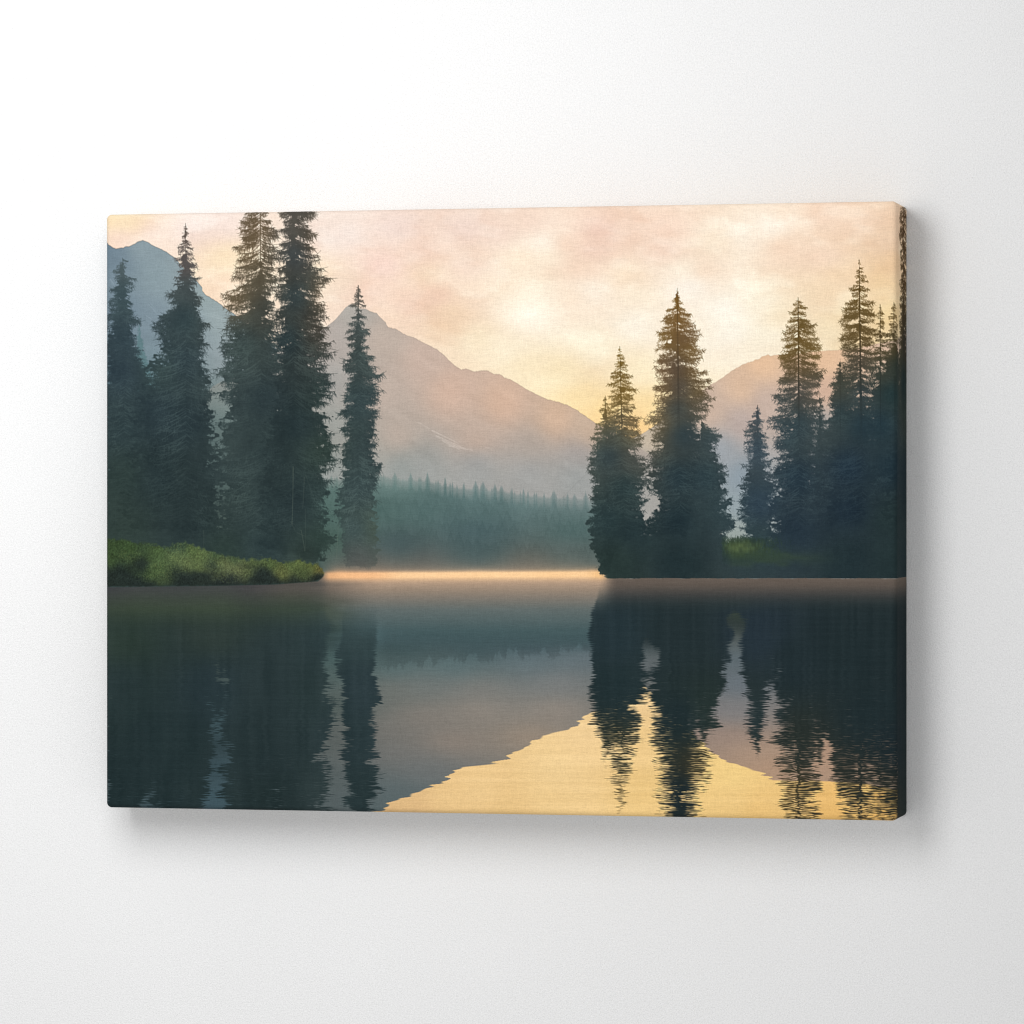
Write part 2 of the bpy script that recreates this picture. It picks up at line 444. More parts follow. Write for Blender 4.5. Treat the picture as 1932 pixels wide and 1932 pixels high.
    body = body * (1 - sm(gap, gap + 0.28, gp * 0.62) * np.clip(1.2 - cf, 0, 1) * sm(0.15, 0.6, r_))
    return 1 - (1 - a) * (1 - body)

def draw_arr(A):
    st = Strokes(); st.s = A
    return st.draw()

def T(pts, ox, oy, k):
    """tile pixels -> V"""
    return [(oy + k * q, ox + k * p) for p, q in pts]

a_ = (193.2, 376.7, 0.15); b_ = (193.2, 666.5, 0.15); c_ = (386.4, 376.7, 0.15); d_ = (386.4, 666.5, 0.15)
e_ = (598.9, 521.6, 0.15); e2 = (598.9, 811.4, 0.15); f_ = (1091.6, 521.6, 0.175); f2 = (1091.6, 811.4, 0.175)
g_ = (1381.4, 473.3, 0.175); g2 = (1381.4, 811.4, 0.175)

trees = []
def tree(group, *args, **kw):
    trees.append((group, conifer(*args, **kw)))

# left shore
tree('L', (231,489), 238, 1040, T([(130,890),(160,960),(90,1130),(85,1290),(95,1390),(45,1480),(20,1600)],*a_)+[(1040,185)],
     T([(300,860),(330,770),(300,960),(425,1000),(370,1160),(385,1310),(400,1420),(480,1515),(415,1560),(430,1700),(490,1890)],*a_)+[(720,290),(800,320),(1040,350)], 11, core=((0,0.05),(0.07,0.35),(0.2,0.55),(0.35,0.8),(0.5,1.0),(1,1.1)))
tree('L', (350,424), 352, 1045, T([(1000,450),(945,600),(945,655),(905,740),(960,830),(935,900),(910,980),(905,1050),(910,1130),(800,1200),(850,1290),(820,1400),(720,1470),(640,1560),(660,1640),(690,1720)],*a_)+[(700,280),(760,262),(1045,240)],
     T([(1085,430),(1145,620),(1135,700),(1205,830),(1225,980),(1190,1050),(1165,1150),(1265,1220),(1230,1300),(1215,1400),(1240,1480),(1365,1560),(1270,1660),(1350,1810),(1310,1880)],*a_)+T([(1250,20),(1295,100),(1340,210),(1350,300),(1370,400)],*b_)+[(800,404),(1045,425)], 12,
     core=((0,0.02),(0.10,0.12),(0.16,0.45),(0.25,0.62),(0.4,0.85),(0.6,1.0),(1,1.1)))
tree('L', (491,352), 494, 1060, T([(500,150),(450,260),(430,380),(470,490),(350,610),(400,760),(385,850),(350,950),(440,1080),(195,1180),(250,1250),(220,1330),(290,1460),(230,1600),(200,1720),(220,1820),(180,1890)],*c_)+T([(240,140),(110,245),(200,400),(150,500),(260,620)],*d_)+[(830,415),(1060,400)],
     T([(800,160),(830,270),(900,390),(920,480),(890,600),(910,740),(880,860),(900,960),(910,1130),(880,1290)],*c_)+[(640,545),(1060,560)], 13, gap=0.18,
     core=((0,0.0),(0.20,0.0),(0.24,0.18),(0.30,0.34),(0.40,0.55),(0.52,0.8),(0.66,1.0),(1,1.05)), trunk=(1.6,6))
tree('L', (553,300), 558, 1062, T([(910,150),(960,220),(1000,330),(870,390),(1000,460),(930,560),(890,660),(910,760),(900,880),(910,1000),(890,1190),(880,1400)],*c_)+[(640,520),(1062,480)],
     T([(1400,135),(1370,210),(1310,330),(1330,400),(1410,455),(1300,560),(1385,600),(1340,700),(1445,740),(1370,800),(1500,880),(1400,930),(1595,1000),(1500,1080),(1440,1120),(1460,1180),(1400,1230),(1520,1300),(1500,1390),(1555,1470),(1480,1580),(1555,1610),(1520,1700),(1625,1820),(1540,1900)],*c_)+
     T([(1635,10),(1540,90),(1615,245),(1635,330),(1560,420),(1635,480),(1500,560),(1585,630),(1450,740),(1570,800),(1530,930),(1630,990),(1570,1080),(1700,1150),(1590,1210),(1665,1310),(1640,1430),(1450,1550),(1590,1620),(1550,1720),(1500,1850)],*d_)+[(1000,620),(1030,626),(1062,600)], 14, gap=0.2,
     core=((0,0.1),(0.14,0.30),(0.22,0.36),(0.30,0.42),(0.42,0.55),(0.55,0.72),(0.7,0.92),(1,0.98)), trunk=(5,7.5))
tree('L', (676,541), 677, 1068, T([(490,170),(465,225),(460,290),(410,370),(480,420),(425,510),(395,590),(355,685),(370,780),(385,860),(365,965),(330,1050),(312,1110),(345,1180),(380,1270),(350,1350),(322,1470),(330,1560),(345,1650),(265,1725),(350,1840),(290,1920)],*e_)+T([(350,60),(310,160),(310,250),(290,370),(290,520),(310,640),(280,740),(255,850),(215,1030),(300,1200)],*e2)+[(1068,650)],
     T([(540,170),(580,240),(585,300),(607,370),(560,430),(622,510),(585,580),(650,660),(658,715),(620,800),(655,890),(620,960),(705,1000),(700,1050),(740,1140),(700,1190),(838,1235),(700,1300),(740,1350),(830,1450),(760,1480),(770,1550),(740,1590),(780,1690),(760,1760),(720,1840),(745,1920)],*e_)+T([(750,60),(745,180),(740,280),(725,390),(640,420),(810,430),(780,590),(735,700),(740,900),(730,1200)],*e2)+[(1068,715)], 15, gap=0.20,
     core=((0,0.1),(0.15,0.3),(0.3,0.5),(0.5,0.72),(0.7,0.92),(1,1.0)), trunk=(2,6))
# right shore
tree('R', (1142,749), 1150, 1088, T([(220,1450),(185,1590),(140,1740),(130,1900)],*f_)+T([(170,40),(135,180),(98,300),(92,430),(135,550),(150,640),(130,720),(145,830),(128,960),(125,1100),(135,1270),(200,1360),(200,1480),(235,1550)],*f2)+[(1088,1146)],
     T([(345,1450),(400,1600),(430,1800)],*f_)+[(860,1175),(1088,1215)], 21, style='needle', core=((0,0.0),(0.16,0.15),(0.26,0.6),(0.45,0.85),(0.6,1),(1,1.05)), space=2.0)
tree('R', (1169.5,656), 1180, 1088, T([(405,860),(390,960),(340,1080),(310,1170),(320,1300),(300,1400),(280,1520),(260,1650),(240,1800)],*f_)+[(880,1128),(1088,1140)],
     T([(490,850),(530,950),(580,1080),(570,1150),(630,1230),(590,1310),(605,1400),(575,1450),(663,1520),(640,1620),(700,1715),(695,1800),(640,1880)],*f_)+T([(690,90),(745,290),(770,420),(770,540),(700,650),(730,760),(700,900),(740,1050)],*f2)+[(1088,1225)], 22, style='needle', gap=0.2,
     core=((0,0.0),(0.30,0.03),(0.36,0.30),(0.44,0.55),(0.55,0.75),(0.68,0.92),(1,1.05)), space=2.0)
tree('R', (1277.6,546), 1284, 1088, T([(1005,260),(1025,330),(940,365),(930,430),(890,480),(900,560),(845,610),(870,680),(830,765),(820,900),(810,990),(840,1070),(870,1130),(805,1205),(830,1300),(795,1355),(830,1410),(745,1495),(680,1565),(760,1640),(830,1680),(790,1760),(800,1850),(750,1920)],*f_)+T([(790,60),(760,250),(770,330),(690,400),(720,560),(740,620),(850,700),(880,800),(800,900)],*f2)+[(990,1215),(1088,1190)],
     T([(1120,290),(1155,350),(1220,400),(1200,470),(1265,540),(1322,598),(1290,670),(1285,740),(1370,810),(1340,880),(1285,920),(1280,1010),(1390,1040),(1290,1110),(1435,1130),(1450,1200),(1400,1240),(1430,1300),(1350,1340),(1475,1370),(1400,1440),(1390,1500),(1310,1560),(1300,1650)],*f_)+[(830,1346),(900,1352),(1088,1345)], 23, style='needle', gap=0.2,
     core=((0,0.15),(0.12,0.28),(0.3,0.34),(0.38,0.46),(0.48,0.70),(0.6,0.86),(0.75,0.95),(1,1.05)), trunk=(1.4,9), space=2.0)
tree('R', (1324,796), 1334, 1088, T([(1310,1680),(1300,1800)],*f_)+[(880,1310),(1088,1290)],
     [(803,1336)] + T([(1430,1640),(1500,1660),(1540,1720),(1510,1785),(1430,1800),(1455,1850),(1400,1890),(1520,1915)],*f_)+T([(1480,280),(1590,390),(1612,465),(1590,560),(1520,600),(1615,660),(1640,750),(1620,880),(1683,970),(1655,1060),(1590,1130),(1610,1230)],*f2)+[(1050,1385),(1088,1400)], 24, style='needle', gap=0.3,
     core=((0,0.5),(0.1,0.75),(0.3,0.8),(0.5,0.92),(0.8,1.0),(1,1.1)), space=2.0)
tree('R', (1429.5,767), 1431, 1040, T([(225,1750),(160,1840),(120,1930)],*g_)+T([(130,60),(130,180),(160,300),(100,400),(95,530),(68,600),(90,690),(70,770),(48,850),(55,960),(78,1060),(105,1150),(130,1200)],*g2)+[(1040,1402)],
     T([(310,1750),(345,1840),(335,1920)],*g_)+T([(390,60),(380,150),(440,330),(420,460),(500,600),(480,900),(440,1100)],*g2)+[(1040,1462)], 25, style='needle', gap=0.16,
     core=((0,0.05),(0.2,0.4),(0.4,0.62),(1,0.75)), space=2.0)
tree('R', (1505.7,564), 1509, 1075, T([(655,580),(605,660),(595,760),(580,820),(550,880),(535,950),(540,1040),(500,1140),(520,1220),(560,1300),(500,1395),(490,1480),(430,1550),(430,1600),(470,1700),(400,1790),(385,1870)],*g_)+[(830,1462),(900,1448),(1075,1448)],
     T([(765,555),(810,605),(800,680),(840,760),(915,800),(890,880),(940,935),(965,1010),(955,1060),(965,1150),(920,1220),(1012,1305),(960,1390),(955,1450),(940,1520),(1000,1600),(970,1680),(1000,1780),(1030,1850)],*g_)+[(830,1560),(1075,1560)], 26, style='needle', gap=0.16,
     core=((0,0.0),(0.34,0.02),(0.40,0.18),(0.47,0.45),(0.6,0.62),(0.75,0.9),(1,1)), trunk=(1.6,8), space=2.0, wob=0.22)
tree('R', (1547,748), 1548, 1075, T([(930,1620),(920,1750),(900,1880)],*g_)+[(830,1535),(900,1525),(1075,1500)], T([(970,1620),(1000,1720),(1030,1880)],*g_)+[(850,1575),(1075,1600)], 27, style='needle', core=((0,0.2),(0.3,0.5),(0.5,0.9),(1,1)), space=2.2)
tree('R', (1585,680), 1586, 1085, T([(1090,1310),(1110,1380),(1040,1440),(1055,1550),(1030,1670),(1060,1720),(1000,1820)],*g_)+[(830,1545),(1085,1530)], T([(1200,1300),(1260,1400),(1330,1500)],*g_)+[(800,1630),(1085,1640)], 28, style='needle', gap=0.2, core=((0,0.2),(0.15,0.5),(0.25,0.75),(0.45,0.92),(1,1.1)), space=2.0)
tree('R', (1621,492), 1628, 1085, T([(1345,210),(1325,280),(1330,340),(1262,410),(1300,480),(1220,560),(1185,640),(1200,690),(1162,740),(1170,800),(1200,850),(1155,920),(1165,980),(1170,1060),(1190,1130),(1180,1210)],*g_)+[(720,1570),(800,1560),(1085,1560)],
     T([(1410,190),(1450,265),(1462,325),(1420,380),(1485,410),(1460,480),(1545,555),(1520,620),(1560,680),(1530,760),(1560,860),(1540,1000),(1560,1160)],*g_)+[(760,1670),(1085,1680)], 29, style='needle', gap=0.14,
     core=((0,0.0),(0.36,0.02),(0.44,0.22),(0.52,0.6),(0.62,0.9),(1,1.05)), trunk=(1.2,9), space=1.9, wob=0.22)
tree('R', (1660.5,577), 1662, 1085, T([(1565,680),(1550,780),(1520,900),(1500,1100)],*g_)+[(720,1640),(1085,1630)], T([(1640,690),(1650,780),(1680,900),(1700,1100)],*g_)+[(720,1690),(1085,1700)], 30, style='needle', gap=0.16, core=((0,0.0),(0.2,0.08),(0.28,0.35),(0.38,0.8),(0.5,1),(1,1.1)), space=1.9)
tree('R', (1687,573), 1690, 1085, T([(1715,600),(1680,710),(1690,790),(1650,900),(1660,1000),(1620,1150)],*g_)+[(720,1660),(1085,1650)], T([(1775,610),(1790,700),(1830,800)],*g_)+[(700,1720),(1085,1760)], 31, style='needle', gap=0.16, core=((0,0.0),(0.12,0.15),(0.2,0.6),(0.3,0.95),(1,1.1)), space=1.9)
# the tall conifer on the wrapped edge
tree('R', (1778,250), 1778, 1085, [(380,1732),(410,1722),(440,1716),(470,1730),(500,1738),(530,1718),(560,1726),(600,1714),(640,1702),(700,1694),(1085,1680)], [(400,1850),(700,1880),(1085,1900)], 32, style='needle', gap=0.18, core=((0,0.0),(0.2,0.12),(0.36,0.22),(0.46,0.5),(0.54,1.0),(1,1.2)), trunk=(3,10), space=2.4, dens=0.8)

# low bank on the right and left below the trees
rb = [(1120,1095),(1140,1088),(1150,1078),(1160,1040),(1200,1010),(1330,1010),(1368,1020),(1376,1029),(1412,1024),(1440,1020),(1500,1004),(1560,990),(1900,980)]
aRB = sm(-4, 4, YV + noise(9, 5, 71) * 5 - np.interp(XV, [p[0] for p in rb], [p[1] for p in rb])) * sm(1138, 1146, XV) * sm(1092.5, 1090.5, YV)

aL_tr = np.zeros_like(XV); aR_tr = np.zeros_like(XV)
for gname, a in trees:
    if gname == 'L':
        aL_tr = 1 - (1 - aL_tr) * (1 - a)
    else:
        aR_tr = 1 - (1 - aR_tr) * (1 - a)
lb = [(150,1000),(300,1000),(480,1030),(560,1050),(600,1066),(640,1075)]
aLB = sm(-8, 6, YV + noise(14, 7, 73) * 8 - np.interp(XV, [p[0] for p in lb], [p[1] for p in lb])) * sm(612, 590, XV)
aL_tr = 1 - (1 - aL_tr) * (1 - aLB * sm(1108, 1104, YV))
aR_tr = 1 - (1 - aR_tr) * (1 - aRB)

# small teal conifers in the haze between the left trunks
CT = conifer((263,612), 268, 760, [(640,256),(680,248),(760,235)], [(640,270),(680,280),(760,300)], 41, core=((0,0.3),(0.4,0.8),(1,1)))
PIC = over(PIC, np.array([92, 122, 126], np.float32), CT * 0.8)

CL = field([(231,500,88,102,104),(240,560,66,84,88),(240,640,60,77,83),(230,700,54,70,77),(350,440,112,98,88),(350,500,100,92,88),(352,545,74,86,86),(350,600,62,80,82),(350,680,58,74,78),(300,700,70,88,86),(493,430,112,92,66),(470,480,112,92,64),(440,560,108,90,64),(493,520,94,84,66),(500,600,72,74,66),(540,430,84,80,74),(556,480,66,74,76),(600,460,92,78,60),(610,560,92,78,58),(600,620,74,70,60),(560,560,58,72,74),(540,640,52,68,70),(460,650,62,76,74),(430,700,68,82,80),
 (676,560,104,98,88),(676,610,74,84,82),(690,680,66,78,76),(676,760,60,75,76),(690,850,58,72,72),(676,920,64,80,80),(676,1000,70,88,88),(676,1050,92,98,94),(705,1000,84,98,84),
 (230,800,54,70,72),(230,900,54,70,66),(210,960,56,71,66),(230,1000,56,71,65),(300,780,56,72,76),(300,900,50,65,66),(350,800,52,67,70),(360,900,50,64,64),(360,1000,48,62,62),(400,880,56,70,70),(430,850,66,80,78),(440,950,56,70,68),(500,750,52,66,68),(500,860,52,66,66),(520,960,54,69,69),(500,1030,54,70,70),(560,800,50,65,66),(560,950,52,66,67),(610,760,58,72,68),(610,850,62,78,70),(600,950,58,75,72),(610,1020,61,80,72),(580,1050,58,72,66),(420,1040,52,68,62)], soft=26)
CR = field([(1169,665,140,110,46),(1160,720,128,102,50),(1180,740,134,106,50),(1145,770,128,104,56),(1170,790,92,84,66),(1160,820,64,72,68),(1190,800,112,92,60),(1150,860,50,64,68),(1200,870,70,74,70),(1278,560,140,104,48),(1278,610,140,106,60),(1290,640,118,92,68),(1300,660,130,100,50),(1250,640,138,108,56),(1250,700,122,92,62),(1278,690,96,84,76),(1310,700,122,96,56),(1285,730,82,78,74),(1250,740,116,92,60),(1320,740,112,90,56),(1278,770,60,70,72),(1240,790,96,84,62),(1330,760,80,78,68),(1290,820,46,62,68),(1340,830,52,66,70),(1280,900,40,56,62),(1330,900,40,56,62),(1370,960,44,60,64),(1280,980,34,49,54),(1180,920,42,58,60),(1150,980,40,56,58),(1200,1000,36,51,54),(1280,1060,32,46,49),(1160,1060,38,52,50),
 (1430,780,70,78,84),(1430,850,54,68,78),(1430,950,44,60,72),(1430,1020,46,62,66),(1506,575,124,96,46),(1506,640,124,98,52),(1506,690,106,86,58),(1480,660,126,100,50),(1540,660,126,100,50),(1508,740,78,76,72),(1480,760,62,72,72),(1540,740,92,84,72),(1508,800,50,66,72),(1480,820,46,62,68),(1550,800,58,70,72),(1500,900,38,54,64),(1500,1000,36,50,60),
 (1621,505,124,96,48),(1621,560,120,94,48),(1621,620,110,88,50),(1600,620,118,94,50),(1640,640,112,88,48),(1625,680,88,80,70),(1600,700,82,78,64),(1625,740,58,70,74),(1590,720,68,74,66),(1585,780,46,62,66),(1625,800,38,56,64),(1660,600,120,94,48),(1665,660,92,80,52),(1665,700,64,70,62),(1690,590,116,92,48),(1690,650,84,74,50),(1695,690,46,60,58),(1680,740,34,56,60),(1660,800,34,52,60),(1600,880,34,50,62),(1680,880,32,48,56),(1600,960,32,46,56),(1680,980,34,48,50),(1600,1060,32,46,50),(1690,1060,34,48,50),
 (1790,420,96,70,44),(1790,520,96,72,44),(1760,600,80,66,44),(1800,640,60,56,46),(1780,720,34,50,52),(1780,900,30,44,50),(1780,1060,32,46,50)], soft=22)
# flecks of lighter twigs and soft clumps inside the dark masses
ng = np.random.default_rng(77)
k = 17000
fx = ng.uniform(200, 1690, k); fy = ng.uniform(560, 1062, k)
sg = np.where(ng.uniform(size=k) < 0.5, -1.0, 1.0); fl = ng.uniform(2, 8, k); an = ng.normal(0.55, 0.4, k)
FL = np.stack([fx, fy, fx + sg * fl * np.cos(an) * 0.5, fy + fl * np.sin(an) * 0.3, fx + sg * fl * np.cos(an), fy + fl * np.sin(an), np.full(k, 0.7), np.full(k, 0.35)], 1)
fleck = np.clip(draw_arr(FL), 0, 1.5) * np.clip(0.5 + 1.1 * fbm(46, 60, 81, 3), 0, 1.2)
clump = fbm(26, 34, 83, 4, 0.6) * 7 + noise(5, 3.5, 85) * 2.5
lightL = np.array([1.0, 1.12, 1.02], np.float32)
CL = CL * np.interp(YV, [440, 640, 1000], [0.93, 0.88, 0.89])[..., None] * np.array([0.985, 1.0, 1.02], np.float32) + (clump * 0.8 + fleck * 8 * sm(380, 620, YV))[..., None] * lightL
CR = CR * np.interp(YV, [520, 700, 800], [0.84, 0.86, 1.0])[..., None] + (clump * 0.5 + fleck * 4)[..., None] * lightL
SHIFT = [1, -3, 1, -5, 0, 5, 0, -2, 5, 5, 0, 5, 3, -1, 3, 5, 0]
bmod = np.clip(0.55 + 0.9 * fbm(60, 80, 87, 3), 0.05, 1.2)
for k_, (gn, a_k) in enumerate(trees):
    br = np.clip(draw_arr(BOUGHS[k_]), 0, 1.3) * bmod
    base_c = CL if gn == 'L' else CR
    up = sm(430, 640, YV) if gn == 'L' else sm(640, 820, YV)
    lift = (SHIFT[k_] * (0.6 if gn == 'R' else 1.0) + br * (12.5 if gn == 'L' else 10) * sm(1070, 930, YV) - 3.0) * up
    PIC = over(PIC, base_c + lift[..., None] * lightL, a_k)
PIC = over(PIC, CL, aLB * sm(1108, 1104, YV))
PIC = over(PIC, CR, aRB)
TR_R = np.concatenate([t for t, (gn, _) in zip(TRUNKS, trees) if gn == 'R'])
aTrk = np.clip(draw_arr(TR_R), 0, 1)
PIC = over(PIC, CR * 0.80 + 2, aTrk * 0.7 * sm(860, 740, YV))

# pale bare trunks and a bright stem among the left trees
S1 = Strokes()
for x, y, x2, y2, w in ((553,880,551,990,2.2),(574,900,571,960,1.0),(576,895,590,935,0.6),(576,960,576,1040,0.7),(548,985,556,1000,0.8),(568,1000,575,1040,1.4),(384,1000,384,1032,0.8),(637,1010,634,1060,0.9),(638,985,637,1020,0.5),(560,1005,576,1012,0.8)):
    S1.add((x, y), ((x + x2) / 2 + 1, (y + y2) / 2), (x2, y2), w, w * 0.7)
PIC = over(PIC, np.array([118, 128, 112], np.float32), np.clip(S1.draw(), 0, 1) * 0.24)

# ---- mist over the water and the bright line of the far shore
wl = 1085.0 + (XV - 640) * -0.006
mist = np.exp(-np.clip(wl - 4 - YV, 0, None) / 13.0) * sm(1090, 1086, YV + 0 * XV)
CMist = field([(640,1080,205,160,125),(640,1060,130,115,105),(900,1080,207,170,138),(900,1060,128,116,104),(1120,1080,212,168,128),(1120,1060,120,115,105)], soft=12)
inb = sm(600, 640, XV) * sm(1152, 1118, XV)
far_only = inb * (1 - aR_tr * sm(1115, 1130, XV))
PIC = over(PIC, CMist, np.clip(mist, 0, 1) * 0.85 * far_only * (1 - 0.35 * aL_tr))

# ---- grass on the left bank
gb = [(150,1008),(200,1014),(243,1020),(270,1022),(288,1026),(305,1032),(320,1030),(335,1022),(350,1022),(362,1026),(370,1030),(391,1041),(420,1047),(443,1052),(470,1054),(493,1054),(513,1057),(530,1061),(543,1062),(558,1056),(566,1055),(575,1060),(585,1061),(600,1065),(608,1074),(612,1082)]
gtop = np.interp(XV, [p[0] for p in gb], [p[1] for p in gb])
gbot = np.interp(XV, [150,200,405,518,590,606,613], [1110,1108,1105.5,1103,1100,1094,1084])
aG = sm(-4, 4, YV - gtop + noise(5, 4, 91) * 3 + noise(17, 300, 93) * 4) * sm(4.0, -4.0, YV - gbot + noise(6, 40, 92) * 1.8) * sm(613.5, 610.5, XV)
CG = field([(210,1030,62,80,50),(205,1050,70,88,54),(250,1035,70,90,54),(265,1024,62,78,56),(300,1037,80,98,60),(330,1049,104,118,76),(380,1050,102,116,72),(360,1037,92,108,64),(345,1030,58,74,62),(325,1030,54,70,60),(410,1049,66,86,60),(440,1057,66,84,60),(415,1058,112,118,78),(430,1066,124,126,86),(448,1074,120,120,82),(350,1062,112,122,80),(375,1075,100,110,70),(395,1085,84,88,62),(400,1068,52,62,56),(330,1084,46,56,50),(300,1066,88,106,68),(288,1078,78,96,60),(312,1092,78,92,60),(270,1075,56,72,52),(250,1066,66,82,54),(230,1080,46,60,50),(210,1090,60,74,54),(260,1098,38,48,48),(350,1092,44,52,50),(440,1092,42,48,50),(500,1092,42,47,48),(480,1062,88,100,62),(510,1064,84,98,60),(470,1074,92,98,66),(490,1080,56,64,54),(530,1085,100,100,60),(537,1076,104,104,62),(545,1066,84,98,60),(560,1060,104,114,66),(568,1072,90,100,60),(590,1068,98,106,58),(604,1076,116,102,56),(609,1082,112,98,58),(575,1084,78,88,58),(590,1094,56,62,52),(555,1096,46,52,48),(420,1100,40,46,50)], p=3.4, soft=10)
k = 15000
gx = ng.uniform(195, 615, k); gy = ng.uniform(1008, 1104, k)
gl = ng.uniform(1.5, 5, k); ga = ng.normal(0.5, 0.5, k)
GA = np.stack([gx, gy, gx + gl * np.sin(ga) * 0.3, gy - gl * 0.5, gx + gl * np.sin(ga), gy - gl * np.cos(ga), np.full(k, 0.8), np.full(k, 0.5)], 1)
hf = k // 2
gtex = np.clip(draw_arr(GA[:hf]), 0, 1.4) - np.clip(draw_arr(GA[hf:]), 0, 1.4)
tG = np.clip((YV - gtop) / np.maximum(gbot - gtop, 6), 0, 1)
dark = sm(0.42, 0.92, tG + noise(38, 30, 96) * 0.36 + noise(11, 8, 99) * 0.08)
CG = CG + (np.array([40, 48, 48], np.float32) - CG) * (dark * 0.88)[..., None]
gG = CG.mean(-1, keepdims=True)
CG = (gG + (CG - gG) * 0.88) * np.array([0.85, 0.90, 0.85], np.float32) * (1 + 0.17 * gtex + 0.10 * fbm(14, 9, 95, 3))[..., None]
PIC = over(PIC, CG, aG)
k = 5200                                                 # leaf tips that catch the light
lx = ng.uniform(198, 610, k); ly = ng.uniform(1012, 1100, k)
la = ng.uniform(0, 6.28, k); ll = ng.uniform(0.8, 2.0, k)
LF = np.stack([lx, ly, lx + ll * np.cos(la) * 0.5, ly + ll * np.sin(la) * 0.5, lx + ll * np.cos(la), ly + ll * np.sin(la), np.full(k, 1.3), np.full(k, 1.0)], 1)
leaf = np.clip(draw_arr(LF), 0, 1) * (1 - dark) * sm(-0.3, 0.5, noise(44, 22, 97) + 0.3)
PIC = over(PIC, np.array([122, 136, 84], np.float32), leaf * aG * 0.32)
# green tuft on the right bank
k = 2600
gx = np.clip(ng.normal(1402, 34, k), 1366, 1520); gy = ng.uniform(1018, 1066, k)
gl = ng.uniform(4, 11, k); ga = ng.normal(0.0, 0.45, k)
GB = np.stack([gx, gy, gx + gl * np.sin(ga) * 0.3, gy - gl * 0.5, gx + gl * np.sin(ga), gy - gl * np.cos(ga), np.full(k, 0.9), np.full(k, 0.5)], 1)
bl = np.clip(draw_arr(GB), 0, 1.5)
bright = (np.exp(-((XV - 1392) / 30) ** 2) + 0.42 * np.exp(-((XV - 1440) / 46) ** 2)) * np.exp(-((YV - 1032) / 17) ** 2)
bright = np.clip(bright, 0, 1) * np.clip(0.9 + 0.4 * noise(12, 9, 153), 0.3, 1)
grn = np.array([72, 87, 58], np.float32) * bright[..., None] + np.array([34, 50, 48], np.float32) * (1 - bright[..., None])
PIC = over(PIC, grn * (1 + 0.12 * noise(3, 7, 98))[..., None], np.clip(bl * (0.25 + 0.75 * bright), 0, 1) * sm(1078, 1050, YV))
PIC = over(PIC, grn, np.clip(bright * 1.1, 0, 1) * 0.28 * sm(1022, 1034, YV))

strip = sm(1366, 1384, XV) * sm(1600, 1470, XV) * np.exp(-((YV - 1052 + noise(22, 9, 154) * 6) / 13) ** 2)
PIC = over(PIC, np.array([56, 72, 52], np.float32), np.clip(strip, 0, 1) * 0.55)

